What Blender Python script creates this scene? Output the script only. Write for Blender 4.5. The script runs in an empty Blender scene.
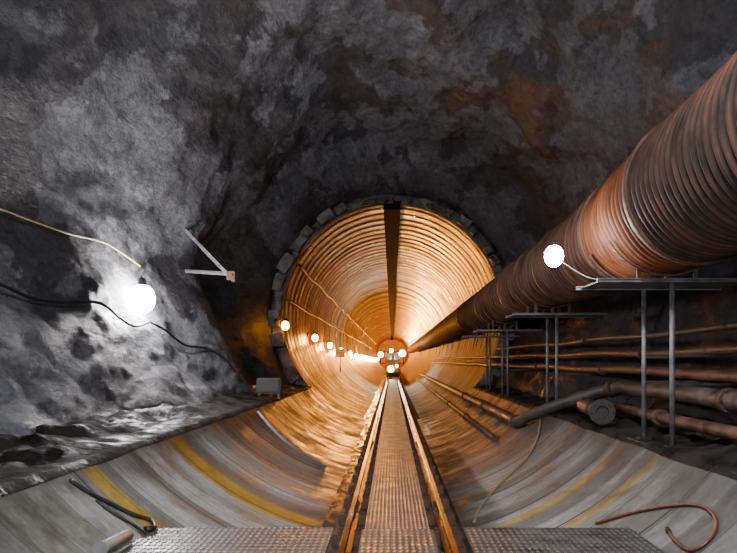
import bpy, bmesh, math, random
from mathutils import Vector, Matrix, noise
random.seed(4)
C = bpy.context.scene.collection
PI = math.pi
F = 737.0; VX, VY = 392.0, 360.0; EYE = 1.5
R = 3.77; ZC = 3.07; YP = 25.6; YE = 192
origin = {}

# ------------------------------------------------------------------ materials
def lk(nt, a, b): nt.links.new(a, b)
def base_mat(name):
    m = bpy.data.materials.new(name); m.use_nodes = True
    nt = m.node_tree; b = nt.nodes['Principled BSDF']
    tc = nt.nodes.new('ShaderNodeTexCoord')
    return m, nt, b, tc.outputs['Object']
def mapping(nt, vec, s):
    mp = nt.nodes.new('ShaderNodeMapping'); mp.inputs['Scale'].default_value = s
    lk(nt, vec, mp.inputs['Vector']); return mp.outputs[0]
def noi(nt, vec, scale, detail=5, rough=.55, dist=0):
    n = nt.nodes.new('ShaderNodeTexNoise'); n.inputs['Scale'].default_value = scale
    n.inputs['Detail'].default_value = detail; n.inputs['Roughness'].default_value = rough
    n.inputs['Distortion'].default_value = dist
    lk(nt, vec, n.inputs['Vector']); return n.outputs['Fac']
def noi1(nt, w, scale, detail=3, rough=.6):
    n = nt.nodes.new('ShaderNodeTexNoise'); n.noise_dimensions = '1D'; n.inputs['Scale'].default_value = scale
    n.inputs['Detail'].default_value = detail; n.inputs['Roughness'].default_value = rough
    lk(nt, w, n.inputs['W']); return n.outputs['Fac']
def white1(nt, w):
    n = nt.nodes.new('ShaderNodeTexWhiteNoise'); n.noise_dimensions = '1D'
    lk(nt, w, n.inputs['W']); return n.outputs['Value']
def ramp(nt, fac, stops, mode='LINEAR'):
    r = nt.nodes.new('ShaderNodeValToRGB'); e = r.color_ramp.elements; r.color_ramp.interpolation = mode
    while len(e) < len(stops): e.new(.5)
    for k, (p, c) in enumerate(stops):
        e[k].position = p
        e[k].color = (c, c, c, 1) if not hasattr(c, '__len__') else (*c, 1)
    lk(nt, fac, r.inputs[0]); return r.outputs[0]
def mth(nt, op, a, b=None, clamp=False):
    n = nt.nodes.new('ShaderNodeMath'); n.operation = op; n.use_clamp = clamp
    for i, v in enumerate((a, b)):
        if v is None: continue
        if isinstance(v, (int, float)): n.inputs[i].default_value = v
        else: lk(nt, v, n.inputs[i])
    return n.outputs[0]
def mix(nt, fac, a, b, mode='MIX'):
    n = nt.nodes.new('ShaderNodeMix'); n.data_type = 'RGBA'; n.blend_type = mode
    if isinstance(fac, (int, float)): n.inputs[0].default_value = fac
    else: lk(nt, fac, n.inputs[0])
    for i, v in ((6, a), (7, b)):
        if isinstance(v, tuple): n.inputs[i].default_value = (*v, 1)
        else: lk(nt, v, n.inputs[i])
    return n.outputs[2]
def bump(nt, b, h, strength, dist=.05):
    n = nt.nodes.new('ShaderNodeBump')
    if isinstance(strength, (int, float)): n.inputs['Strength'].default_value = strength
    else: lk(nt, strength, n.inputs['Strength'])
    n.inputs['Distance'].default_value = dist
    lk(nt, h, n.inputs['Height']); lk(nt, n.outputs[0], b.inputs['Normal'])
def mat(name, c1, c2, scale=4, r=(.5, .8), metal=0, bs=.2, st=(1, 1, 1), rp=(.35, .65), bd=.02, spec=.5):
    m, nt, b, v = base_mat(name); v = mapping(nt, v, st)
    n = noi(nt, v, scale, 6, .6)
    lk(nt, ramp(nt, n, [(rp[0], c1), (rp[1], c2)]), b.inputs['Base Color'])
    lk(nt, ramp(nt, n, [(rp[0], r[0]), (rp[1], r[1])]), b.inputs['Roughness'])
    b.inputs['Metallic'].default_value = metal; b.inputs['Specular IOR Level'].default_value = spec
    if bs: bump(nt, b, noi(nt, v, scale*5, 4), bs, bd)
    return m
def emit(name, col, s):
    m = bpy.data.materials.new(name); m.use_nodes = True
    b = m.node_tree.nodes['Principled BSDF']
    b.inputs['Base Color'].default_value = (*col, 1)
    b.inputs['Emission Color'].default_value = (*col, 1); b.inputs['Emission Strength'].default_value = s
    return m
def sepxyz(nt, v):
    s = nt.nodes.new('ShaderNodeSeparateXYZ'); lk(nt, v, s.inputs[0]); return s.outputs
def lin(nt, v, a, b):   # 0 at a .. 1 at b
    return mth(nt, 'DIVIDE', mth(nt, 'SUBTRACT', v, a), b-a, True)

def rock_mat():
    m, nt, b, v0 = base_mat('shotcrete_rock')
    v = mapping(nt, v0, (1, .42, 1))
    n1 = noi(nt, v, 1.0, 9, .66, .1)
    col = ramp(nt, n1, [(.30, (.085, .086, .096)), (.5, (.17, .172, .19)), (.70, (.27, .274, .297))])
    stv = ramp(nt, noi(nt, mapping(nt, v, (1.3, 1.3, .95)), 2.4, 8, .7, .1), [(.57, 0.0), (.63, .35)])
    col = mix(nt, stv, col, (.38, .387, .41))
    rust = ramp(nt, noi(nt, v, 1.7, 8, .65, .3), [(.58, 0.0), (.66, .18)])
    col = mix(nt, rust, col, (.07, .054, .05))
    wet = noi(nt, mapping(nt, v, (.55, .65, .5)), 1.25, 9, .66, .1)
    wm = ramp(nt, wet, [(.51, 0.0), (.54, 1.0)])
    col = mix(nt, mth(nt, 'MULTIPLY', wm, .76), col, (.032, .03, .034))
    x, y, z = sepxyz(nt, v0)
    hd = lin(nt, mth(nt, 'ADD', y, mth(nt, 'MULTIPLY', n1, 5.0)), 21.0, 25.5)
    col = mix(nt, mth(nt, 'MULTIPLY', hd, .3), col, (.052, .049, .054))  # headwall rock darkened in colour to hold down the lamp spill
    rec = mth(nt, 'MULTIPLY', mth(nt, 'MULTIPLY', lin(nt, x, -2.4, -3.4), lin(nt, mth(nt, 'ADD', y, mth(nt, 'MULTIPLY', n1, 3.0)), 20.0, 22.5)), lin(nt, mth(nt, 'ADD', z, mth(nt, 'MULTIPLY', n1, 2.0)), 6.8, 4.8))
    col = mix(nt, mth(nt, 'MULTIPLY', rec, .55), col, (.025, .02, .018))  # shade of the recess left of the portal, painted into the rock
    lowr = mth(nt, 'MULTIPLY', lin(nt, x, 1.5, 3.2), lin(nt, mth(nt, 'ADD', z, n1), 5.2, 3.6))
    col = mix(nt, mth(nt, 'MULTIPLY', lowr, .87), col, (.016, .014, .016))  # shadow under the duct on the right wall, put into the colour
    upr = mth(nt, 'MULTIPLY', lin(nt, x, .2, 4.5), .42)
    col = mix(nt, upr, col, (.04, .038, .044))  # rock darkens to the right, dimmer light painted into the colour
    fine = noi(nt, mapping(nt, v0, (1, .7, 1)), 9, 9, .78)
    col = mix(nt, .65, col, ramp(nt, fine, [(.38, .3), (.58, 1.15)]), 'MULTIPLY')
    lk(nt, col, b.inputs['Base Color'])
    lk(nt, ramp(nt, wet, [(.45, .75), (.62, .42)]), b.inputs['Roughness'])
    b.inputs['Specular IOR Level'].default_value = .3
    h = mth(nt, 'ADD', mth(nt, 'MULTIPLY', noi(nt, v, 3.0, 9, .7, .1), 1.0), mth(nt, 'MULTIPLY', fine, .35))
    bump(nt, b, h, .95, .12)
    return m

def band(nt, y, yc, w, soft=.05):
    d = mth(nt, 'ABSOLUTE', mth(nt, 'SUBTRACT', y, yc))
    return mth(nt, 'DIVIDE', mth(nt, 'SUBTRACT', w, d), soft, True)
def floor_mat():
    m, nt, b, v = base_mat('invert_concrete')
    x, y, z = sepxyz(nt, v)
    wob = mth(nt, 'MULTIPLY', mth(nt, 'SUBTRACT', noi(nt, v, 2.0, 4), .5), .04)
    yy = mth(nt, 'ADD', y, wob)
    left = mth(nt, 'LESS_THAN', x, 0.0); right = mth(nt, 'GREATER_THAN', x, 0.0)
    cell = mth(nt, 'ADD', mth(nt, 'FLOOR', mth(nt, 'MULTIPLY', yy, 2.2)), mth(nt, 'MULTIPLY', left, 31.0))
    wn = white1(nt, cell)
    col = ramp(nt, wn, [(0, (.23, .225, .205)), (.25, (.39, .385, .36)), (.45, (.27, .255, .21)), (.65, (.45, .445, .42)), (.85, (.30, .29, .24))], 'CONSTANT')
    grain = noi1(nt, yy, 9.0, 4, .7)
    col = mix(nt, .5, col, ramp(nt, grain, [(.32, .5), (.62, 1.1)]), 'MULTIPLY')
    blot = noi(nt, mapping(nt, v, (.8, 1.1, .8)), 1.7, 9, .74, .3)
    bm_ = ramp(nt, blot, [(.39, .18), (.47, .7), (.58, 1.15)])
    for side, yc, w, a in ((left, 10.45, .17, .9), (left, 8.2, .25, .8), (left, 11.5, .12, .7), (left, 7.35, .2, .7), (right, 9.6, .14, .3), (right, 7.1, .15, .3)):
        k = mth(nt, 'MULTIPLY', mth(nt, 'MULTIPLY', band(nt, yy, yc, w, .02), side), a)
        col = mix(nt, k, col, (.54, .53, .51))
    for side, yc, w, a in ((left, 9.3, .32, 1.0), (left, 6.75, .17, .95), (left, 12.9, .10, .5),
                           (right, 8.75, .16, .8), (right, 7.65, .13, .75), (right, 10.9, .10, .4)):
        k = mth(nt, 'MULTIPLY', mth(nt, 'MULTIPLY', band(nt, yy, yc, w, .05), side), a)
        k = mth(nt, 'MULTIPLY', k, ramp(nt, noi(nt, v, 2.6, 6, .7), [(.34, .55), (.48, 1.0)]))
        col = mix(nt, k, col, (.60, .36, .025))
    fr0 = mth(nt, 'FRACT', mth(nt, 'MULTIPLY', yy, 2.2))
    j0 = mth(nt, 'LESS_THAN', fr0, .05)
    col = mix(nt, mth(nt, 'MULTIPLY', j0, .5), col, (.05, .042, .035))
    col = mix(nt, .55, col, bm_, 'MULTIPLY')
    brown = lin(nt, y, 10.5, 15.5)
    col = mix(nt, mth(nt, 'MULTIPLY', brown, .9), col, mix(nt, mth(nt, 'MULTIPLY', wn, blot), (.10, .05, .026), (.04, .023, .014)))
    ax = mth(nt, 'ABSOLUTE', x)
    ax2 = mth(nt, 'ADD', ax, mth(nt, 'MULTIPLY', noi(nt, v, 1.6, 6, .65), .9))
    dirt = lin(nt, ax2, 1.9, 1.35)
    col = mix(nt, mth(nt, 'MULTIPLY', dirt, .8), col, (.04, .031, .025))
    dirt2 = lin(nt, ax2, 2.85, 3.2)
    col = mix(nt, mth(nt, 'MULTIPLY', dirt2, .65), col, (.035, .031, .028))
    dr = mth(nt, 'MULTIPLY', lin(nt, ax2, 1.9, 2.7), right)
    col = mix(nt, mth(nt, 'MULTIPLY', dr, .45), col, (.05, .045, .04))
    fr = mth(nt, 'FRACT', mth(nt, 'DIVIDE', mth(nt, 'SUBTRACT', y, 1.0), 1.36))
    j = mth(nt, 'GREATER_THAN', mth(nt, 'ABSOLUTE', mth(nt, 'SUBTRACT', fr, .5)), .485)
    col = mix(nt, mth(nt, 'MULTIPLY', j, .8), col, (.03, .024, .02))
    fine = noi(nt, v, 14, 6, .7)
    col = mix(nt, .5, col, ramp(nt, fine, [(.3, .4), (.65, 1.1)]), 'MULTIPLY')
    lk(nt, col, b.inputs['Base Color'])
    rg = ramp(nt, blot, [(.42, .28), (.58, .62)])
    lk(nt, mth(nt, 'ADD', rg, mth(nt, 'MULTIPLY', lin(nt, y, 14.0, 9.0), .2)), b.inputs['Roughness'])
    bump(nt, b, mth(nt, 'ADD', fine, mth(nt, 'MULTIPLY', grain, 1.5)), .2, .03)
    return m
def tunnel_mat():
    m, nt, b, v = base_mat('bored_lining')
    x, y, z = sepxyz(nt, v)
    yw = mth(nt, 'ADD', y, mth(nt, 'MULTIPLY', mth(nt, 'SUBTRACT', noi(nt, v, .5, 3), .5), .06))
    ring = noi1(nt, yw, .11, 9, .88)
    rib = mth(nt, 'MULTIPLY', mth(nt, 'SINE', mth(nt, 'MULTIPLY', yw, 2*PI/1.05)), lin(nt, y, 62.0, 34.0))
    big = mth(nt, 'MULTIPLY', mth(nt, 'SINE', mth(nt, 'MULTIPLY', yw, 2*PI/4.2)), mth(nt, 'ADD', .08, mth(nt, 'MULTIPLY', lin(nt, y, 36.0, 48.0), .20)))
    big2 = mth(nt, 'MULTIPLY', mth(nt, 'SINE', mth(nt, 'MULTIPLY', yw, 2*PI/12.6)), lin(nt, y, 50.0, 80.0))
    rb = mth(nt, 'ADD', mth(nt, 'ADD', mth(nt, 'MULTIPLY', rib, .13), big), mth(nt, 'ADD', ring, mth(nt, 'MULTIPLY', big2, .16)))
    col = ramp(nt, rb, [(.26, (.035, .013, .003)), (.44, (.18, .068, .016)), (.57, (.46, .205, .053)), (.70, (.26, .105, .026)), (.86, (.07, .026, .007))])
    n = noi(nt, mapping(nt, v, (.8, 1.5, .8)), .9, 8, .66, .1)
    col = mix(nt, .55, col, ramp(nt, n, [(.36, .28), (.58, 1.2)]), 'MULTIPLY')
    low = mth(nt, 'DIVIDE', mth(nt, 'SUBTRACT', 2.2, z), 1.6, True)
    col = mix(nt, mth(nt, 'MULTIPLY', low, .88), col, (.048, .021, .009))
    lk(nt, col, b.inputs['Base Color'])
    lk(nt, mth(nt, 'ADD', ramp(nt, n, [(.38, .24), (.62, .5)]), mth(nt, 'MULTIPLY', low, .12)), b.inputs['Roughness'])
    b.inputs['Specular IOR Level'].default_value = .5
    bump(nt, b, mth(nt, 'ADD', mth(nt, 'MULTIPLY', rb, 2.0), mth(nt, 'MULTIPLY', noi(nt, v, 5, 6, .65), .8)), mth(nt, 'MULTIPLY', lin(nt, y, 55.0, 30.0), .6), .05)
    return m
def gutter_mat():
    m, nt, b, v = base_mat('gutter_mud_and_water')
    n = noi(nt, mapping(nt, v, (2.5, 1.0, 1)), 3.0, 8, .7, .2)
    x, y, z = sepxyz(nt, v)
    lk(nt, ramp(nt, n, [(.42, (.06, .045, .034)), (.58, (.02, .015, .011))]), b.inputs['Base Color'])
    far = mth(nt, 'MULTIPLY', lin(nt, y, 6.5, 12.0), mth(nt, 'ADD', mth(nt, 'MULTIPLY', mth(nt, 'LESS_THAN', x, 0.0), .85), .15))
    rr = ramp(nt, n, [(.45, .7), (.55, .15)])
    lk(nt, mix(nt, far, (.7, .7, .7), rr), b.inputs['Roughness'])
    lk(nt, mth(nt, 'ADD', mth(nt, 'MULTIPLY', ramp(nt, n, [(.45, .15), (.55, .65)]), far), .08), b.inputs['Specular IOR Level'])
    bump(nt, b, noi(nt, v, 8, 5), .1, .02)
    return m
def tread_mat(name, c1, c2, k=95.0, hi=(.34, .29, .24)):
    m, nt, b, v = base_mat(name)
    x, y, z = sepxyz(nt, v)
    u = mth(nt, 'SINE', mth(nt, 'MULTIPLY', mth(nt, 'ADD', x, mth(nt, 'MULTIPLY', y, .5)), k))
    w = mth(nt, 'SINE', mth(nt, 'MULTIPLY', mth(nt, 'SUBTRACT', x, mth(nt, 'MULTIPLY', y, .5)), k))
    p = mth(nt, 'MAXIMUM', mth(nt, 'MULTIPLY', u, w), 0.0)
    n = noi(nt, v, 3.5, 6, .65)
    col = ramp(nt, n, [(.35, c1), (.65, c2)])
    col = mix(nt, mth(nt, 'MULTIPLY', p, .6), col, hi)
    lk(nt, col, b.inputs['Base Color']); b.inputs['Metallic'].default_value = .3
    lk(nt, ramp(nt, n, [(.35, .28), (.6, .55)]), b.inputs['Roughness'])
    bump(nt, b, p, .9, .015)
    return m
def duct_mat(name, c1, c2, c3, scale, rp, y0, per):
    m, nt, b, v = base_mat(name)
    x, y, z = sepxyz(nt, v)
    n = noi(nt, mapping(nt, v, (.9, 2.2, .9)), scale, 8, .68, .2)
    col = ramp(nt, n, [(rp[0], c1), (rp[1], c2), (rp[2], c3)])
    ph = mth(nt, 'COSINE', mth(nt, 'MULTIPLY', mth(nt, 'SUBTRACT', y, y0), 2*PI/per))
    col = mix(nt, mth(nt, 'MULTIPLY', lin(nt, ph, -.5, .5), .92), col, (.007, .005, .004))  # shading of the rib valleys painted in as near-black colour
    lk(nt, col, b.inputs['Base Color'])
    lk(nt, ramp(nt, n, [(.35, .48), (.6, .78)]), b.inputs['Roughness'])
    b.inputs['Specular IOR Level'].default_value = .22
    bump(nt, b, noi(nt, v, 25, 4), .2, .01)
    return m

M = dict(
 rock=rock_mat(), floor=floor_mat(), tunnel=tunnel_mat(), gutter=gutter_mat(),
 tunnel_end=mat('far_end_lining', (.5, .28, .1), (.7, .42, .16), .6, (.5, .8), 0, .2),
 mud=mat('wet_mud', (.007, .006, .005), (.025, .022, .019), 2.2, (.45, .9), 0, .5, rp=(.40, .56), bd=.05, spec=.16),
 plinth=mat('track_bed_concrete', (.03, .024, .019), (.075, .058, .046), 4, (.5, .8), 0, .3),
 rail=mat('rail_steel', (.34, .24, .17), (.60, .52, .45), 5, (.14, .28), 1.0, .05, st=(1, .3, 1)),
 rust=mat('rusty_steel', (.05, .026, .018), (.12, .065, .042), 7, (.5, .8), .3, .3),
 tread=tread_mat('tread_plate', (.04, .041, .043), (.11, .11, .112), 80.0, (.27, .27, .27)),
 tread2=tread_mat('deck_tread_plate', (.045, .043, .042), (.12, .115, .11), 60.0, (.29, .275, .265)),
 galv=mat('galvanised_steel', (.09, .09, .095), (.21, .21, .22), 6, (.45, .7), .4, .1),
 strut=mat('worn_strut_steel', (.20, .20, .21), (.36, .36, .37), 6, (.4, .65), .2, .1),
 dark=mat('dark_painted_steel', (.016, .015, .015), (.04, .036, .034), 6, (.5, .7), .2, .1),
 rubber=mat('black_rubber', (.012, .012, .012), (.03, .03, .03), 9, (.4, .6), 0, .1),
 yellow=mat('yellow_cable_sheath', (.32, .24, .07), (.44, .35, .12), 8, (.4, .6), 0, 0),
 orange=mat('orange_hose_rubber', (.12, .035, .02), (.20, .07, .035), 8, (.3, .5), 0, 0),
 tan=mat('tan_hose_rubber', (.30, .17, .085), (.42, .27, .15), 8, (.35, .55), 0, 0),
 pipe=mat('rusty_pipe_paint', (.04, .018, .010), (.135, .06, .032), 4, (.42, .72), .0, .2),
 pipe2=mat('grey_pipe_paint', (.03, .022, .018), (.09, .068, .057), 3, (.42, .72), .0, .2),
 block=mat('portal_concrete', (.045, .036, .030), (.20, .175, .155), 2.2, (.5, .8), 0, .6, rp=(.42, .64), bd=.05),
 dark_strip=mat('crown_channel_steel', (.003, .0025, .002), (.006, .005, .004), 3, (.85, .95), 0, .2, spec=.1),
 wood=mat('weathered_timber', (.10, .07, .05), (.26, .2, .15), 3, (.6, .85), 0, .3, st=(6, 1, 6)),
 grey_pl=mat('grey_plastic', (.2, .2, .2), (.32, .32, .31), 5, (.4, .6), 0, .1),
 loco=mat('locomotive_paint', (.20, .13, .04), (.32, .2, .07), 3, (.35, .6), .1, .1),
 glass=mat('dark_glass', (.02, .02, .025), (.04, .04, .05), 3, (.05, .1), 0, 0),
 white=emit('flood_globe_glow', (1, .96, .97), 360),
 white2=emit('small_globe_glow', (1, .95, .94), 280),
 head=emit('headlamp_glow', (1, .84, .6), 60),
)
SOD = (1, .34, .032)
sod_levels = [emit('sodium_bulb_glow_dim', SOD, 60), emit('sodium_bulb_glow_low', SOD, 230), emit('sodium_bulb_glow_mid', SOD, 520), emit('sodium_bulb_glow', SOD, 1000), emit('sodium_bulb_glow_bright', SOD, 5200), emit('sodium_bulb_glow_deep', SOD, 14000)]

# ------------------------------------------------------------------ mesh helpers
def box(bm, x0, x1, y0, y1, z0, z1, bev=0):
    r = bmesh.ops.create_cube(bm, size=1)
    for v in r['verts']:
        v.co = Vector(((x0+x1)/2+v.co.x*(x1-x0), (y0+y1)/2+v.co.y*(y1-y0), (z0+z1)/2+v.co.z*(z1-z0)))
    if bev:
        es = list({e for v in r['verts'] for e in v.link_edges})
        bmesh.ops.bevel(bm, geom=es, offset=bev, segments=2, affect='EDGES')
def smooth_path(pts, n=6):
    P = [Vector(p) for p in pts]; out = []
    for i in range(len(P)-1):
        p0 = P[max(i-1, 0)]; p1 = P[i]; p2 = P[i+1]; p3 = P[min(i+2, len(P)-1)]
        for k in range(n):
            t = k/n
            out.append(.5*((2*p1)+(p2-p0)*t+(2*p0-5*p1+4*p2-p3)*t*t+(3*p1-p0-3*p2+p3)*t**3))
    out.append(P[-1]); return out
def sweep(bm, pts, r, n=10, cap=True, sm=True):
    P = [Vector(p) for p in pts]; rings = []; up = None
    for i, p in enumerate(P):
        t = (P[min(i+1, len(P)-1)]-P[max(i-1, 0)]).normalized()
        if up is None:
            a = Vector((0, 0, 1)) if abs(t.z) < .9 else Vector((1, 0, 0))
            up = (a - t*a.dot(t)).normalized()
        else: up = (up - t*up.dot(t)).normalized()
        s = t.cross(up); rr = r[i] if hasattr(r, '__len__') else r
        rings.append([bm.verts.new(p+rr*(up*math.cos(2*PI*k/n)+s*math.sin(2*PI*k/n))) for k in range(n)])
    for a, b in zip(rings, rings[1:]):
        for k in range(n):
            f = bm.faces.new((a[k], a[(k+1) % n], b[(k+1) % n], b[k])); f.smooth = sm
    if cap: bm.faces.new(rings[0][::-1]); bm.faces.new(rings[-1])
def bar(bm, p0, p1, w, h=None):
    sweep(bm, [p0, p1], w*.7071, 4, True, False)
def lathe(bm, prof, MT, n=28, cap=False):
    rows = [[bm.verts.new(MT @ Vector((r*math.cos(2*PI*k/n), r*math.sin(2*PI*k/n), z))) for k in range(n)] for r, z in prof]
    for a, b in zip(rows, rows[1:]):
        for k in range(n): bm.faces.new((a[k], a[(k+1) % n], b[(k+1) % n], b[k]))
    if cap: bm.faces.new(rows[0])
def obj(name, bm, m, parent=None, smooth=None):
    o0 = origin.get(parent.name, Vector()) if parent else Vector()
    if o0.length: bmesh.ops.translate(bm, verts=bm.verts, vec=-o0)
    bmesh.ops.recalc_face_normals(bm, faces=bm.faces)
    me = bpy.data.meshes.new(name); bm.to_mesh(me); bm.free()
    if smooth is not None:
        for p in me.polygons: p.use_smooth = smooth
    me.materials.append(m); o = bpy.data.objects.new(name, me); C.objects.link(o)
    o.parent = parent; origin[o.name] = o0
    return o
def part(name, m, parent, fn, label=None, smooth=None):
    bm = bmesh.new(); fn(bm); o = obj(name, bm, m, parent, smooth)
    if label: o['label'] = label
    return o
def thing(name, label, cat, loc=(0, 0, 0), group=None):
    o = bpy.data.objects.new(name, None); C.objects.link(o); o.location = loc
    o.empty_display_size = .1
    o['label'] = label; o['category'] = cat
    if group: o['group'] = group
    origin[o.name] = Vector(loc); return o
def tag(o, label, cat, group=None):
    o['label'] = label; o['category'] = cat
    if group: o['group'] = group
    return o
def struct(name, bm, m, smooth=None):
    o = obj(name, bm, m, None, smooth); o['kind'] = 'structure'; return o
def dup(root, loc, label):
    r = root.copy(); C.objects.link(r); r.location = loc; r['label'] = label
    for ch in list(root.children):
        c = ch.copy(); C.objects.link(c); c.parent = r
        for g in list(ch.children):
            d = g.copy(); C.objects.link(d); d.parent = c
    return r
ORD = ['first', 'second', 'third', 'fourth', 'fifth', 'sixth', 'seventh', 'eighth', 'ninth', 'tenth', 'eleventh', 'twelfth',
       'thirteenth', 'fourteenth', 'fifteenth', 'sixteenth', 'seventeenth', 'eighteenth', 'nineteenth', 'twentieth']
def sst(a, b, x):
    t = min(1, max(0, (x-a)/(b-a))); return t*t*(3-2*t)

# ------------------------------------------------------------------ setting
def wall_r(phi, Y):
    d = math.degrees(phi)
    b = 5.3 + .04*max(0, 15-Y)
    b += (4.2-b)*sst(21.6, 25.3, Y)
    foot = max(sst(20, -30, d), sst(160, 212, d))
    near = 1-sst(22.5, 25.0, Y)
    b -= .75*foot*near
    left = sst(135, 165, d)
    b += (-.20*math.exp(-((Y-18.6)/1.4)**2)+.26*math.exp(-((Y-21.3)/1.2)**2))*left
    p = Vector((5*math.cos(phi), Y*.6, 5*math.sin(phi)))
    k = (.2+.8*near)*(1-.25*left)
    n = .36*noise.fractal(p*.36, 1.0, 2.0, 3)
    q = p+noise.noise_vector(p*.9)*.2
    f1 = noise.voronoi(q*.62)[0]
    n -= .32*(f1[0]-.45)
    f2 = noise.voronoi(q*1.6+Vector((5, 2, 8)))[0]
    n -= .13*(1-.3*left)*(f2[0]-.45)
    n += .05*noise.fractal(p*3.0, .9, 2.0, 3)
    return b + n*k
bm = bmesh.new()
ys = [-3, -1, 1, 3, 5, 6.5] + [7.5+i*.07 for i in range(int((YP-.1-7.5)/.07)+1)]
NP = 330; a0, a1 = math.radians(-40), math.radians(220)
prev = None
for Y in ys:
    row = []
    for k in range(NP+1):
        ph = a0+(a1-a0)*k/NP; r = wall_r(ph, Y)
        row.append(bm.verts.new((r*math.cos(ph), Y, ZC+r*math.sin(ph))))
    if prev:
        for k in range(NP): bm.faces.new((prev[k], prev[k+1], row[k+1], row[k]))
    prev = row
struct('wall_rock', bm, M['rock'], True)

def ring_z(x): return ZC-math.sqrt(R*R-x*x)
TH = math.radians(48.5)
bm = bmesh.new(); prev = None; y = 1.0; N = 110
while y < YP+.3:
    y2 = min(y+1.36, YP+.4)
    for yy, dr in ((y, .018), (y+.012, 0), (y2-.012, 0), (y2, .018)):
        row = []
        for k in range(N+1):
            th = -TH+2*TH*k/N
            row.append(bm.verts.new(((R+dr)*math.sin(th), yy, ZC-(R+dr)*math.cos(th))))
        if prev:
            for k in range(N): bm.faces.new((prev[k], prev[k+1], row[k+1], row[k]))
        prev = row
    y = y2
    if y >= YP+.39: break
struct('floor', bm, M['floor'], False)

# bored tunnel: stepped rings of lining
bm = bmesh.new(); prev = None; NT = 120
ys = [YP-.1+.0875*i for i in range(330)]
while ys[-1] < 110: ys.append(ys[-1]+.42)
while ys[-1] < YE: ys.append(ys[-1]+1.0)
for Y in ys:
    row = []; fade = sst(54, 42, Y)
    fr = (Y/1.05) % 1.0; fr4 = (Y/4.2) % 1.0
    for k in range(NT):
        a = 2*PI*k/NT
        p = Vector((R*math.cos(a), Y, R*math.sin(a)))
        up = sst(-.6, .1, math.sin(a))
        r = R+.045+up*.006*noise.fractal(p*.6, .9, 2, 3)
        r += fade*up*(.012*noise.noise(Vector((0, Y*.9, 0)))+(.038*(fr-.5) if fr < .86 else -.019))
        r += (1-fade)*up*(.07*(fr4-.5) if fr4 < .85 else -.035)
        if Y < YP: r = max(r, R+.03)
        row.append(bm.verts.new((r*math.cos(a), Y, ZC+r*math.sin(a))))
    if prev:
        for k in range(NT): bm.faces.new((prev[k], prev[(k+1) % NT], row[(k+1) % NT], row[k]))
    prev = row
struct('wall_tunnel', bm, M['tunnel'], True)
bm = bmesh.new()
bm.faces.new([bm.verts.new(((R+.1)*math.cos(2*PI*k/60), YE, ZC+(R+.1)*math.sin(2*PI*k/60))) for k in range(60)])
struct('wall_back', bm, M['tunnel_end'], False)

# ledges, their mud meeting the edge of the invert
for s, nm in ((-1, 'floor_left'), (1, 'floor_right')):
    bm = bmesh.new(); prev = None
    for i in range(int((YP-3)/.07)+1):
        Y = 3+i*.07; row = []
        e0 = 2.77+.015*noise.noise(Vector((Y*.9, s*3.1, 4)))
        for k in range(45):
            t = k/44; xa = e0+t*(2.79-e0+2.6*(1-.72*sst(22.5, 25.2, Y))); x = s*xa
            base = ring_z(xa)+.012 if xa < 2.79 else .58
            e = min(1, max(0, (xa-e0)*1.3))
            z = base+.15*max(0, (xa-2.79)/2.6)+e*(.02+.13*noise.fractal(Vector((x*1.4, Y*1.1, 0)), .8, 2, 4)+.06*noise.noise(Vector((x*5, Y*4, 2))))
            if xa < 2.95: z = max(z, ring_z(min(xa, 2.95))+.006 if xa < 2.81 else .57)
            row.append(bm.verts.new((x, Y, z)))
        if prev:
            for k in range(44): bm.faces.new((prev[k], prev[k+1], row[k+1], row[k]))
        prev = row
    struct(nm, bm, M['mud'], True)
bm = bmesh.new(); box(bm, -1.0, 1.0, 1, YE, -.8, -.595); struct('floor_gutter', bm, M['gutter'])
bm = bmesh.new(); box(bm, -.60, .70, 1, YE, -.6, -.26, .02); struct('floor_track_bed', bm, M['plinth'])
bm = bmesh.new(); box(bm, -.29, .29, YP-.3, YE, ZC+R-.17, ZC+R+.03); struct('trim_1', bm, M['dark_strip'])

def ray(px, py, Y): return Vector(((px-VX)/F*Y, Y, EYE+(VY-py)/F*Y))
def hit_wall(px, py, off=.03):
    Y = 6
    while Y < 25.5:
        p = ray(px, py, Y); dx, dz = p.x, p.z-ZC
        a = math.atan2(dz, dx)
        if a < -1.2: a += 2*PI
        if math.hypot(dx, dz) > wall_r(a, Y)-off: return p
        Y += .03
    return p
def hit_floor(px, py, off=.02):
    Y = 3
    while Y < 60:
        p = ray(px, py, Y)
        z = ring_z(p.x) if abs(p.x) < 2.8 else .6
        if Y < 6.65 and .6 < abs(p.x) < 2.15: z = max(z, 0)
        if p.z < z+off: return p
        Y += .01
    return p

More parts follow.
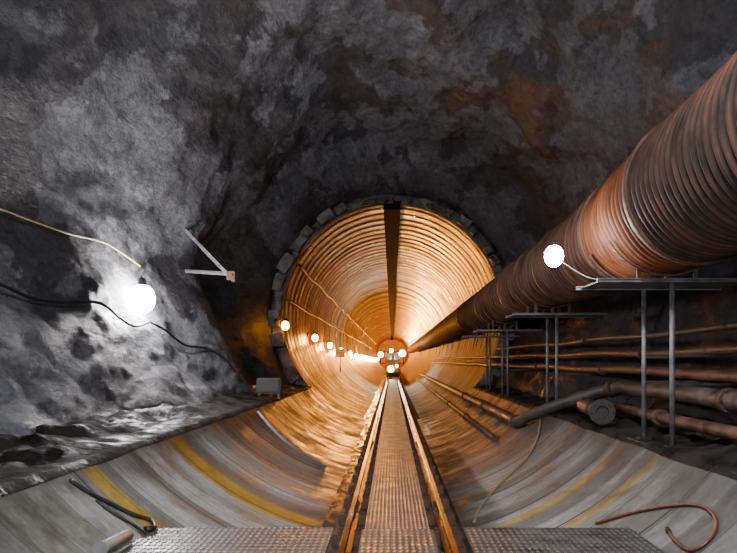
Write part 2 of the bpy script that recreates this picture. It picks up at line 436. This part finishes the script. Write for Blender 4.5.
# ------------------------------------------------------------------ portal ring
pr = thing('portal_ring', 'rough grey concrete ring of blocks framing the mouth of the round tunnel', 'portal ring', (0, YP-.1, ZC))
def fn(bm):
    prev = None; n = 160
    for k in range(n+1):
        a = math.radians(-40)+math.radians(260)*k/n
        j = .14*noise.fractal(Vector((math.cos(a)*5, math.sin(a)*5, 1)), .8, 2, 3)
        row = []
        for r, y in ((R+.02, YP+.05), (R+.02, YP-.12), (R+.10+j*.3, YP-.18+j*.5), (R+.34+j, YP-.16+j*.6), (R+.60, YP+.1)):
            row.append(bm.verts.new((r*math.cos(a), y, ZC+r*math.sin(a))))
        if prev:
            for q in range(4): bm.faces.new((prev[q], prev[q+1], row[q+1], row[q]))
        prev = row
part('ring_beam', M['block'], pr, fn)
a = -28.0; k = 0
while a < 214:
    big = 1 if (118 < a or a < 12) else 0
    w = random.uniform(.34, .66) if big else random.uniform(.14, .44)
    ar = math.radians(a); k += 1
    rr0 = R+.03+random.uniform(0, .08); rr1 = R+(random.uniform(.42, .76) if big else random.uniform(.18, .40))
    tw = random.uniform(-.15, .15); yo = random.uniform(-.12, .12)
    if random.random() > .15:
        def fn(bm):
            box(bm, -w/2, w/2, -.22+yo, .2, rr0, rr1, .02)
            bmesh.ops.subdivide_edges(bm, edges=bm.edges, cuts=1)
            for v in bm.verts: v.co += noise.noise_vector(v.co*4+Vector((k, 0, 0)))*.065
            bmesh.ops.transform(bm, verts=bm.verts, matrix=Matrix.Translation((0, YP-.30, ZC)) @ Matrix.Rotation(PI/2-ar, 4, 'Y') @ Matrix.Translation((0, 0, R+.25)) @ Matrix.Rotation(tw, 4, 'Y') @ Matrix.Translation((0, 0, -R-.25)))
        part('block', M['block'], pr, fn)
    a += math.degrees((w+random.uniform(.04, .26))/(R+.3))

# ------------------------------------------------------------------ track
def rail(x, label):
    t = thing('rail', label, 'rail', (x, 4, -.14))
    prof = [(-.055, 0), (.055, 0), (.055, .012), (.01, .03), (.01, .1), (.028, .112), (.028, .135), (.022, .14),
            (-.022, .14), (-.028, .135), (-.028, .112), (-.01, .1), (-.01, .03), (-.055, .012)]
    def fn(bm):
        rows = [[bm.verts.new((x+u, Y, -.14+w)) for u, w in prof] for Y in (1.5, 20, 60, 185)]
        for a, b in zip(rows, rows[1:]):
            for k in range(len(prof)): bm.faces.new((a[k], a[(k+1) % len(prof)], b[(k+1) % len(prof)], b[k]))
        bm.faces.new(rows[0]); bm.faces.new(rows[-1])
    part('rail_profile', M['rail'], t, fn)
    for Y in (7.9, 13.9, 19.9, 25.9):
        for s in (-1, 1):
            def fn(bm):
                box(bm, x+s*.012-.008, x+s*.012+.008+s*.012, Y-.3, Y+.3, -.105, -.04, .004)
                for q in (-.22, -.08, .08, .22): sweep(bm, [(x+s*.02, Y+q, -.072), (x+s*.05, Y+q, -.072)], .014, 6)
            part('fishplate', M['rust'], t, fn)
    for i in range(24):
        Y = 5.2+i*.9
        for s in (-1, 1):
            def fn(bm):
                box(bm, x+s*.078-.035, x+s*.078+.035, Y-.045, Y+.045, -.14, -.118, .006)
                sweep(bm, [(x+s*.082, Y, -.12), (x+s*.082, Y, -.09)], .015, 6)
            part('rail_clip', M['rust'], t, fn)
rail(-.40, 'left steel rail of the track, running from foreground into the tunnel')
rail(.50, 'right steel rail of the track, with clips beside the dark right gutter')
bm = bmesh.new(); box(bm, -.57, .67, -.1, .1, -.06, .06, .012)
s0 = obj('sleeper', bm, M['rust']); s0.location = (0, 5.2, -.2)
SL = 'dark rusty steel sleeper under the rails and the walkway plates'
tag(s0, SL, 'sleeper', 'sleepers under the track')
for i in range(1, 60):
    s = s0.copy(); C.objects.link(s); s.location = (0, 5.2+i*.9, -.2)
# walkway plates
w0 = thing('walkway_plate', 'tread plate of the central walkway nearest the camera, wide, between the rails', 'walkway plate', (.05, 2.6, -.02), 'walkway plates between the rails')
def fn(bm): box(bm, -.27, .37, 2.6, 6.62, -.035, -.02, .003)
part('tread_sheet', M['tread2'], w0, fn)
for sx in (-.23, .31):
    part('support_rib', M['rust'], w0, lambda bm: box(bm, sx, sx+.03, 2.7, 6.55, -.14, -.035))
w1 = thing('walkway_plate', 'second walkway plate from the camera, patterned grey steel tread between the rails', 'walkway plate', (.05, 6.66, -.03), 'walkway plates between the rails')
def fn(bm): box(bm, -.25, .34, 6.66, 9.62, -.05, -.035, .003)
part('tread_sheet', M['tread'], w1, fn)
for sx in (-.24, .30):
    part('support_rib', M['rust'], w1, lambda bm: box(bm, sx, sx+.03, 6.7, 9.58, -.14, -.05))
for i in range(1, 17):
    dup(w1, (.05, 6.66+3.0*i, -.03), ORD[i+1]+' walkway plate from the camera, patterned grey steel tread between the rails')
# foreground decks
for nm, x0, x1, side in (('left', -2.13, -.52, 'left'), ('right', .64, 2.13, 'right')):
    t = thing('deck_plate', 'wet diamond tread steel deck plate on the %s of the track, at bottom edge' % side, 'deck plate', ((x0+x1)/2, 4.5, -.02))
    part('tread_sheet', M['tread2'], t, lambda bm: box(bm, x0, x1, 2.6, 6.6, -.02, 0, .004))
    part('edge_angle', M['rust'], t, lambda bm: box(bm, x0+.05, x1-.02, 6.56, 6.6, -.10, -.02, .004))
    for q in (4.0, 5.4, 6.3):
        xa, xb = (x1-.20, x1-.12) if side == 'left' else (x0+.12, x0+.20)
        part('leg', M['rust'], t, lambda bm: box(bm, xa, xb, q-.04, q+.04, -.6, -.02))

# ------------------------------------------------------------------ ventilation duct
def duct_c(Y):
    t = sst(6, 12, Y); return Vector((2.90-.02*t, Y, EYE+1.63-.08*t+.03*math.sin(Y*.5)*(1-sst(20, 25, Y))))
def duct_r(Y):
    for (y0, r0), (y1, r1) in zip(DR, DR[1:]):
        if Y <= y1: return r0+(r1-r0)*(Y-y0)/(y1-y0)
    return DR[-1][1]
DR = [(3, .70), (6.9, .675), (9.0, .61), (11.8, .585), (12.0, .565), (18, .56), (26, .56), (120, .56)]
dt = thing('ventilation_duct', 'huge ribbed ventilation duct running along the right wall into the tunnel', 'ventilation duct', (2.9, 12, 3.1))
def duct(y0, y1, pitch, amp, n, mn, cols, rp, label):
    k = 6 if pitch < .4 else 5
    nr = round((y1-y0)/pitch); cnt = nr*k
    m = duct_mat(mn, *cols, 1.6, rp, y0-12, (y1-y0)/nr)
    def fn(bm):
        rows = []
        for i in range(cnt+1):
            Y = y0+(y1-y0)*i/cnt
            ph = (i % k)/k
            rr = duct_r(Y)+amp*(.5-.5*math.cos(2*PI*ph))-amp*.5
            rr += .012*noise.noise(Vector((0, Y*1.1, 0)))
            c = duct_c(Y); row = []
            for q in range(n):
                a = 2*PI*q/n
                r2 = rr+.02*noise.noise(Vector((math.cos(a)*1.5, Y*.8, math.sin(a)*1.5)))
                row.append(bm.verts.new((c.x+r2*math.cos(a), Y, c.z+r2*math.sin(a))))
            rows.append(row)
        for a, b in zip(rows, rows[1:]):
            for q in range(n): bm.faces.new((a[q], a[(q+1) % n], b[(q+1) % n], b[q]))
    part('duct_section', m, dt, fn, label, True)
cA = ((.018, .014, .012), (.065, .036, .025), (.15, .055, .027)); cB = ((.03, .013, .008), (.12, .037, .014), (.19, .064, .024)); cC = ((.028, .017, .012), (.10, .048, .028), (.20, .09, .047))
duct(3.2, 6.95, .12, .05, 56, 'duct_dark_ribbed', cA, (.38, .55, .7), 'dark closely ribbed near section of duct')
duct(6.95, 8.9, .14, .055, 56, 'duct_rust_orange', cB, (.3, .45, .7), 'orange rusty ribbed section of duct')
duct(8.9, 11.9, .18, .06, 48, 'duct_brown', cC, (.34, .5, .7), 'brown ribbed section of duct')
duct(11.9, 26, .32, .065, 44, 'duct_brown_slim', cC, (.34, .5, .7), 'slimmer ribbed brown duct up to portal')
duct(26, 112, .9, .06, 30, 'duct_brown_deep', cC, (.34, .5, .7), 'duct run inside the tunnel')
for Y in (6.95, 8.9, 11.9, 16, 20.5, 26):
    def fn(bm):
        n = 48; rows = []
        for r, y in ((.0, -.05), (.035, -.045), (.035, .045), (.0, .05)):
            c = duct_c(Y+y)
            rows.append([bm.verts.new((c.x+(duct_r(Y)+r+.012)*math.cos(2*PI*q/n), Y+y, c.z+(duct_r(Y)+r+.012)*math.sin(2*PI*q/n))) for q in range(n)])
        for a, b in zip(rows, rows[1:]):
            for q in range(n): bm.faces.new((a[q], a[(q+1) % n], b[(q+1) % n], b[q]))
    part('clamp_band', M['rust'], dt, fn, None, True)

# ------------------------------------------------------------------ support frames
PIPES = [(3.55, .10, .05), (3.58, -.16, .065), (3.5, -.42, .105), (3.68, .36, .04)]
def pxz(i, Y):
    x, dz, r = PIPES[i]
    return Vector((x-.33*sst(17, 23, Y)+.02*math.sin(Y*.7+i), Y, EYE+dz+.015*math.sin(Y*1.1+i*2)))
for i, (ya, yb) in enumerate(((7.76, 8.63), (13.2, 14.0), (18.8, 19.7), (22.2, 23.0))):
    X = 2.95
    t = thing('support_frame', ORD[i]+' scaffold frame of paired posts from the camera holding up the duct on right ledge', 'support frame', (X, (ya+yb)/2, .6), 'frames under the ventilation duct')
    zt = min(duct_c(Y).z-duct_r(Y)-.085 for Y in (ya, yb)); zt = min(zt, EYE+.91-.012*(ya-7.76))
    for Y in (ya, yb):
        part('post', M['galv'], t, lambda bm: sweep(bm, [(X, Y, .55), (X, Y, zt-.04)], .028, 10))
        part('foot_plate', M['dark'], t, lambda bm: box(bm, X-.07, X+.07, Y-.07, Y+.07, .54, .60, .006))
        def fn(bm):
            box(bm, 2.16, 3.85, Y-.03, Y+.03, zt-.042, zt-.032); box(bm, 2.16, 3.85, Y-.03, Y+.03, zt-.01, zt); box(bm, 2.16, 3.85, Y-.005, Y+.005, zt-.035, zt-.008)
        part('beam', M['galv'], t, fn)
        def fn(bm):
            c = duct_c(Y); r = duct_r(Y)+.05; n = 18; rows = []
            for q in range(n+1):
                a = math.radians(-150+120*q/n)
                rows.append([bm.verts.new((c.x+rr*math.cos(a), Y+yy, c.z+rr*math.sin(a))) for rr, yy in ((r, -.04), (r, .04), (r+.015, .04), (r+.015, -.04))])
            for a, b in zip(rows, rows[1:]):
                for q in range(4): bm.faces.new((a[q], a[(q+1) % 4], b[(q+1) % 4], b[q]))
            for sx in (-.3, 0, .3):
                zz = c.z-math.sqrt(r*r-sx*sx)-.01
                if zz > zt+.01: box(bm, c.x+sx-.02, c.x+sx+.02, Y-.02, Y+.02, zt-.005, zz)
        part('saddle', M['rust'], t, fn)
        for k in range(2):
            p = pxz(k, Y); r = PIPES[k][2]
            part('pipe_arm', M['dark'], t, lambda bm: box(bm, X, p.x+.12, Y-.015, Y+.015, p.z-r-.03, p.z-r-.004))
    part('shelf', M['galv'], t, lambda bm: box(bm, 2.2, 3.82, ya+.03, yb-.03, zt-.03, zt-.012, .003))

# ------------------------------------------------------------------ pipes
def flange(bm, p, d, r):
    sweep(bm, [p-d*.05, p+d*.05], r+.03, 16)
    for s in range(6):
        a = 2*PI*s/6; u = d.cross(Vector((0, 0, 1))).normalized(); w = d.cross(u)
        o = (u*math.cos(a)+w*math.sin(a))*(r+.016); sweep(bm, [p+o-d*.075, p+o+d*.075], .01, 6)
def pipe(path, r, m, label, fl):
    t = thing('pipe', label, 'pipe', path[0])
    part('tube', m, t, lambda bm: sweep(bm, path, r, 16))
    for k in fl:
        p = Vector(path[k]); d = (Vector(path[k+1])-p).normalized()
        part('flange', M['rust'], t, lambda bm: flange(bm, p, d, r))
yy = [3+i*.5 for i in range(44)]+[26+i*2 for i in range(18)]
pipe([pxz(0, y) for y in yy], .05, M['pipe'], 'thin rust red pipe along right wall, second from top of the wall pipes', (5, 15, 27))
pipe([pxz(1, y) for y in yy], .065, M['pipe'], 'brown pipe along right wall, third from top of the wall pipes', (8, 19, 30))
pipe([pxz(3, y) for y in yy[:42]], .04, M['pipe2'], 'thinnest grey pipe along right wall, topmost of the wall pipes', (7, 22))
path = [tuple(pxz(2, y)) for y in (3, 5, 7, 9, 10.6)]+[(3.42, 11.4, 1.06), (2.62, 13.3, .55), (2.42, 14.0, .33), (2.40, 14.8, .31)]+[(2.40, y, .31) for y in (16, 18, 21, 24, 28, 34, 40, 50, 60)]
pts = smooth_path(path, 6)
pipe(pts, .105, M['pipe2'], 'thick grey brown pipe dropping from right wall down onto the curved invert', (14, 30, 44, 62, 72))
pl = [(2.02, y, ring_z(2.02)+.075) for y in (14.5, 20, 26, 34, 44, 60)]
pipe([Vector(p) for p in pl], .06, M['pipe'], 'slim pipe lying low on the right invert beside the gutter', (1, 2, 3))
pipe([Vector((3.28+.02*math.sin(i), 3+i, .80)) for i in range(9)], .07, M['pipe'], 'rusty pipe lying lowest along right ledge behind the scaffold posts', (3, 6))
t = thing('flanged_pipe_end', 'short dark pipe with a round bolted flange, lying on right ledge behind the scaffold', 'pipe', (2.9, 10.4, .62))
part('tube', M['dark'], t, lambda bm: sweep(bm, [(2.84, 9.98, .80), (2.98, 11.4, .80)], .12, 18))
def fn(bm):
    n = 24; d = Vector((.098, .995, 0)); c = Vector((2.835, 9.93, .80)); u = Vector((d.y, -d.x, 0)); w_ = Vector((0, 0, 1)); rows = []
    for r, y in ((.085, .12), (.085, 0), (.175, 0), (.175, .05), (.12, .05)):
        rows.append([bm.verts.new(c+d*y+(u*math.cos(2*PI*k/n)+w_*math.sin(2*PI*k/n))*r) for k in range(n)])
    for a, b in zip(rows, rows[1:]):
        for k in range(n): bm.faces.new((a[k], a[(k+1) % n], b[(k+1) % n], b[k]))
    for s in range(8):
        o = (u*math.cos(PI*s/4)+w_*math.sin(PI*s/4))*.145; sweep(bm, [c+o-d*.03, c+o+d*.03], .014, 6)
part('flange', M['dark'], t, fn)
for k, Y in enumerate((16.5, 19.5, 22.5)):
    bm = bmesh.new(); box(bm, 2.24, 2.50, Y-.08, Y+.08, ring_z(2.3)-.04, .20, .01)
    tag(obj('timber_block', bm, M['wood']), ORD[k]+' timber block from the camera propping the thick pipe on the invert', 'block', 'timber blocks under the pipe')

# ------------------------------------------------------------------ lamps
def globe(name, label, base, c, rad, m, arm, ar=.016):
    t = thing(name, label, 'lamp', base); c = Vector(c)
    def fn(bm):
        bmesh.ops.create_icosphere(bm, subdivisions=3, radius=rad)
        for v in bm.verts: v.co = c+Vector((v.co.x*.92, v.co.y*.92, v.co.z*1.08))
    part('glass_globe', m, t, fn, 'glowing white glass globe', True)
    part('cap', M['dark'], t, lambda bm: lathe(bm, [(.02, 1.55), (.2, 1.52), (.28, 1.35), (.32, 1.1), (.40, 1.02), (.38, .95)], Matrix.Translation(c) @ Matrix.Scale(rad, 4), 20, True), None, True)
    part('bracket', M['rubber'], t, lambda bm: sweep(bm, smooth_path(arm, 5), ar, 8))
    return t
lw = hit_wall(143, 285, .0)
lc = ray(142, 299, lw.y-1.0)
globe('wall_lamp', 'blazing white globe lamp on the left rock wall beside the cables', lw, lc, .27, M['white'],
      [lw+Vector((-.1, 0, .15)), lc+Vector((-.18, .6, .42)), lc+Vector((-.05, .1, .46)), lc+Vector((0, 0, .39))], .016)
rc = ray(554, 256, 7.9)
globe('wall_lamp', 'small white lamp on an arm in front of the ventilation duct', (2.2, 7.8, EYE+.85), rc, .11, M['white2'],
      [(2.2, 7.82, EYE+.85), (2.08, 8.05, EYE+.93), (rc.x+.03, rc.y+.25, rc.z+.06), (rc.x, rc.y+.10, rc.z+.14), (rc.x, rc.y, rc.z+.15)], .008)

lamp = None
lamps = [(285, 325), (315, 339), (330, 346), (341, 351), (350, 353.5), (356.5, 355.3), (361.5, 356.4), (365, 357.2), (368, 357.8), (370.6, 358.3), (372.6, 358.7), (374.5, 359), (376, 359.2), (377.3, 359.3), (378.2, 359.4)]
for i, (px, py) in enumerate(lamps):
    dzx = (VY-py)/(VX-px); rr = R-.02
    a = 1+dzx*dzx; b = -2*dzx*(ZC-EYE); c = (ZC-EYE)**2-rr*rr
    u = (-b+math.sqrt(b*b-4*a*c))/(2*a)
    Y = F*(u-.3)/(VX-px)
    loc = Vector((-u, Y, EYE+dzx*u))
    if i == 0: loc = Vector((-3.92, 25.0, EYE+.33*3.62))
    lab = ORD[i]+' orange lamp from the portal along the left tunnel wall'
    if i == 0:
        lamp = thing('tunnel_lamp', lab, 'lamp', loc, 'orange lamps along the left tunnel wall')
        L = lambda x, y, z: loc+Vector((x, y, z))
        def fn(bm):
            sweep(bm, [L(-.05, 0, .12), L(.03, 0, .12)], .09, 12); sweep(bm, smooth_path([L(.02, 0, .12), L(.2, 0, .25), L(.3, 0, .19)], 4), .018, 8)
        part('bracket', M['dark'], lamp, fn)
        part('lamp_shade', M['dark'], lamp, lambda bm: lathe(bm, [(.03, .22), (.07, .20), (.09, .15), (.16, .12), (.155, .115), (.08, .135)], Matrix.Translation(L(.3, 0, 0)), 20, True), None, True)
        def fn(bm):
            bmesh.ops.create_icosphere(bm, subdivisions=2, radius=.16)
            for v in bm.verts: v.co = L(.3, 0, -.03)+Vector((v.co.x*.85, v.co.y*.85, v.co.z*1.0))
        bulb = part('bulb', sod_levels[0], lamp, fn, 'glowing orange bulb', True)
        meshes = [bulb.data]
        for s in sod_levels[1:]:
            me = bulb.data.copy(); me.materials[0] = s; meshes.append(me)
    else:
        r = dup(lamp, loc, lab)
        for ch in r.children:
            if ch.name.startswith('bulb'): ch.data = meshes[5 if i >= 12 else 4 if i >= 6 else min(i, 3)]
# tunnel wiring
def ring_pt(deg, Y, off): 
    a = math.radians(deg); return Vector(((R-off)*math.cos(a), Y, ZC+(R-off)*math.sin(a)))
bm = bmesh.new(); sweep(bm, [ring_pt(152+.5*math.sin(y*.9), y, .10) for y in [YP-.2+i*1.2 for i in range(110)]], .045, 8)
tag(obj('cable', bm, M['rubber']), 'dark cable clipped high along the upper left of the tunnel lining', 'cable')
bm = bmesh.new(); sweep(bm, [ring_pt(172+.4*math.sin(y*.63), y, .09) for y in [YP-.2+i*1.2 for i in range(110)]], .03, 8)
tag(obj('cable', bm, M['rubber']), 'dark supply cable running just above the row of orange lamps', 'cable')

# left wall cables
def wall_line(pix, off): return smooth_path([hit_wall(a, b, off) for a, b in pix], 5)
bm = bmesh.new(); sweep(bm, wall_line([(-40, 196), (0, 209), (35, 222), (70, 234), (103, 242), (122, 253), (140, 266)], .14), .016, 8)
tag(obj('cable', bm, M['yellow']), 'thin yellow cable slung along the upper left rock wall', 'cable')
bm = bmesh.new(); sweep(bm, wall_line([(-40, 272), (0, 284), (30, 297), (60, 302), (100, 303), (120, 318), (135, 326), (150, 322)], .14), .026, 8)
tag(obj('cable', bm, M['rubber']), 'thick black cable along left rock wall leading to the white globe lamp', 'cable')
bm = bmesh.new(); sweep(bm, wall_line([(150, 322), (165, 330), (185, 345), (205, 348), (222, 356), (236, 372)], .10), .022, 8)
tag(obj('cable', bm, M['rubber']), 'black cable sagging from the white globe lamp along rock to the portal', 'cable')
# wall bracket
a_ = hit_wall(183, 228, -.05); b_ = hit_wall(184, 271, -.05); tip = ray(234, 281, min(a_.y, b_.y)-1.0)
a2 = a_+(a_-tip).normalized()*.35; tip2 = ray(232, 274, tip.y); b2 = b_+(b_-tip2).normalized()*.35
t = thing('wall_bracket', 'bare steel bracket of two struts jutting from the left rock wall', 'bracket', b_)
part('diagonal_strut', M['strut'], t, lambda bm: bar(bm, a2, tip, .06))
part('horizontal_strut', M['strut'], t, lambda bm: bar(bm, b2, tip2, .06))
part('end_plate', M['rust'], t, lambda bm: [box(bm, tip.x-.16, tip.x+.03, tip.y-.05, tip.y+.05, tip.z+.02, tip.z+.22, .01), sweep(bm, [(tip.x-.05, tip.y-.08, tip.z+.12), (tip.x-.05, tip.y+.08, tip.z+.12)], .03, 8)])

# ------------------------------------------------------------------ items near the portal, left
bx = Vector((-3.0, 18.2, .64))
t = thing('distribution_box', 'low dark electrical distribution box on left ledge beside the tunnel mouth', 'electrical box', bx)
part('cabinet', M['dark'], t, lambda bm: box(bm, bx.x-.32, bx.x+.28, bx.y-.2, bx.y+.2, bx.z+.04, bx.z+.42, .03))
part('door', M['dark'], t, lambda bm: box(bm, bx.x-.27, bx.x+.23, bx.y-.22, bx.y-.195, bx.z+.08, bx.z+.37, .008))
for s in (-.28, .2): part('leg', M['rust'], t, lambda bm: box(bm, bx.x+s, bx.x+s+.06, bx.y-.15, bx.y+.15, bx.z-.09, bx.z+.06))
part('socket', M['orange'], t, lambda bm: sweep(bm, [(bx.x-.31, bx.y-.05, bx.z+.2), (bx.x-.42, bx.y-.1, bx.z+.18)], .06, 10))
pw = ring_pt(202, 43, .0)
t = thing('sign_board', 'small pale blank board standing on left side inside the tunnel', 'board', pw)
part('board', M['grey_pl'], t, lambda bm: box(bm, pw.x+.2, pw.x+.75, pw.y-.015, pw.y+.015, pw.z+.0, pw.z+.5, .006))
part('post', M['galv'], t, lambda bm: sweep(bm, [(pw.x+.48, pw.y+.035, ring_z(pw.x+.48)-.02), (pw.x+.48, pw.y+.035, pw.z+.45)], .022, 8))
# curved dark strap on left invert
bm = bmesh.new(); rows = []
for k in range(31):
    th = math.radians(-46+27*k/30); Y = 14.9-1.2*k/30
    rows.append([bm.verts.new(((R-d)*math.sin(th), Y+w, ZC-(R-d)*math.cos(th))) for d, w in ((.0, -.12), (.05, -.11), (.05, .11), (.0, .12))])
for a, b in zip(rows, rows[1:]):
    for q in range(4): bm.faces.new((a[q], a[(q+1) % 4], b[(q+1) % 4], b[q]))
bm.faces.new(rows[0]); bm.faces.new(rows[-1])
tag(obj('belt_strip', bm, M['rubber']), 'dark curved rubber strip lying across the left side of the invert', 'rubber strip')

# ------------------------------------------------------------------ hoses and loose items
def hose(pix, r, m, name, label, cat, off=None, ends=()):
    pts = smooth_path([hit_floor(a, b, r+.008) for a, b in pix], 6)
    t = thing(name, label, cat, pts[0])
    part('hose_tube', m, t, lambda bm: sweep(bm, pts, r, 10))
    for e in ends:
        p = pts[e]; d = (pts[e]-pts[e-1 if e else 1]).normalized()
        part('coupling', M['dark'], t, lambda bm: sweep(bm, [p-d*.05, p+d*.03], r*1.35, 12))
hose([(541, 418), (538, 436), (529, 455), (512, 472), (494, 490), (480, 508), (474, 522)], .016, M['tan'], 'hose', 'tan hose hanging down the right invert toward the gutter', 'hose')
hose([(596, 523), (632, 513), (668, 506), (698, 505), (713, 514), (716, 528), (706, 543), (690, 550), (676, 541), (668, 530)], .015, M['orange'], 'hose', 'orange brown hose looped on the floor at bottom right', 'hose', None, (-1,))
hose([(70, 480), (92, 494), (112, 504), (132, 514), (150, 520), (155, 527), (148, 529)], .02, M['rubber'], 'hose', 'black hose lying on the left invert beside the deck plate', 'hose', None, (-1,))
hose([(96, 500), (116, 515), (134, 525), (146, 533)], .012, M['rubber'], 'hose', 'thin black hose below the thicker hose on the left invert', 'hose')
p0 = hit_floor(100, 549, .06); p1 = hit_floor(128, 535, .06)
bm = bmesh.new(); sweep(bm, [p0, p0+(p1-p0)*.12, p1], [.06, .05, .05], 14)
tag(obj('pipe_offcut', bm, M['grey_pl']), 'short pale pipe offcut lying by left deck plate', 'pipe')

# ------------------------------------------------------------------ locomotive
LX, LY = .05, 60
t = thing('locomotive', 'distant service locomotive with white headlamps on the track deep in the tunnel', 'locomotive', (LX, LY, 0))
def lp(name, m, fn, label=None): return part(name, m, t, fn, label)
lp('body', M['loco'], lambda bm: box(bm, LX-.6, LX+.6, LY, LY+4, .3, 1.3, .06))
cab = lp('cab', M['loco'], lambda bm: box(bm, LX-.58, LX+.58, LY+.9, LY+2.6, 1.2, 2.2, .06))
for s in (-1, 1): part('window', M['glass'], cab, lambda bm: box(bm, LX+s*.28-.2, LX+s*.28+.2, LY+.87, LY+.91, 1.5, 2.0, .02))
lp('buffer', M['rust'], lambda bm: [box(bm, LX-.5, LX+.5, LY-.12, LY+.02, .3, .5, .02), sweep(bm, [(LX, LY-.3, .4), (LX, LY-.1, .4)], .12, 12)])
lp('lamp_bar', M['dark'], lambda bm: [box(bm, LX-1.05, LX+.95, LY+.82, LY+.9, 2.14, 2.22, .01), box(bm, LX-1.05, LX-.98, LY+.82, LY+.9, 1.2, 2.2, .01), box(bm, LX+.88, LX+.95, LY+.82, LY+.9, 1.2, 2.2, .01), box(bm, LX-1.05, LX+.95, LY+.82, LY+.9, 1.2, 1.27, .01)])
for hx, hz, hr in ((-.15, .78, .24), (.32, 1.02, .10)):
    lp('headlamp', M['head'], lambda bm: sweep(bm, [(LX+hx, LY-.05, hz), (LX+hx, LY+.02, hz)], hr, 16), 'glowing white headlamp')
for hx, hz, hr in ((-.98, 1.95, .22), (-.12, 2.28, .15), (.80, 2.05, .27)):
    lp('roof_lamp', M['head'], lambda bm: sweep(bm, [(LX+hx, LY+.74, hz), (LX+hx, LY+.84, hz)], hr, 16), 'glowing white roof lamp')
for s in (-1, 1):
    for q in (.7, 3.2):
        lp('wheel', M['rust'], lambda bm: sweep(bm, [(LX+s*.45-.05, LY+q, .3), (LX+s*.45+.05, LY+q, .3)], .3, 20))
lp('frame', M['dark'], lambda bm: box(bm, LX-.5, LX+.5, LY+.1, LY+3.9, .12, .32, .02))

# ------------------------------------------------------------------ world, flash, camera
w = bpy.data.worlds.new('cavern_dark'); bpy.context.scene.world = w; w.use_nodes = True
w.node_tree.nodes['Background'].inputs[0].default_value = (.5, .5, .55, 1)
w.node_tree.nodes['Background'].inputs[1].default_value = .004
fl = bpy.data.lights.new('camera_flash', 'SPOT'); fl.energy = 1100; fl.spot_size = math.radians(85); fl.spot_blend = .8; fl.shadow_soft_size = .05; fl.color = (.95, .95, 1)
fo = bpy.data.objects.new('camera_flash', fl); C.objects.link(fo); fo.location = (.08, .05, 1.68); fo.rotation_euler = (math.radians(105), 0, math.radians(4))
wl = bpy.data.lights.new('cavern_fill_light', 'POINT'); wl.energy = 1600; wl.shadow_soft_size = .2; wl.color = (.94, .95, 1)  # unseen fill light, added to brighten the cavern rock
wo = bpy.data.objects.new('cavern_fill_light', wl); C.objects.link(wo); wo.location = (.2, 2.0, 5.2)
cam = bpy.data.cameras.new('camera'); co = bpy.data.objects.new('camera', cam); C.objects.link(co)
co.location = (0, 0, EYE); co.rotation_euler = (PI/2, 0, 0)
cam.sensor_width = 36; cam.lens = 36; cam.shift_x = (368.5-VX)/F; cam.shift_y = (VY-276.5)/F; cam.clip_end = 400; cam.clip_start = .05
bpy.context.scene.camera = co
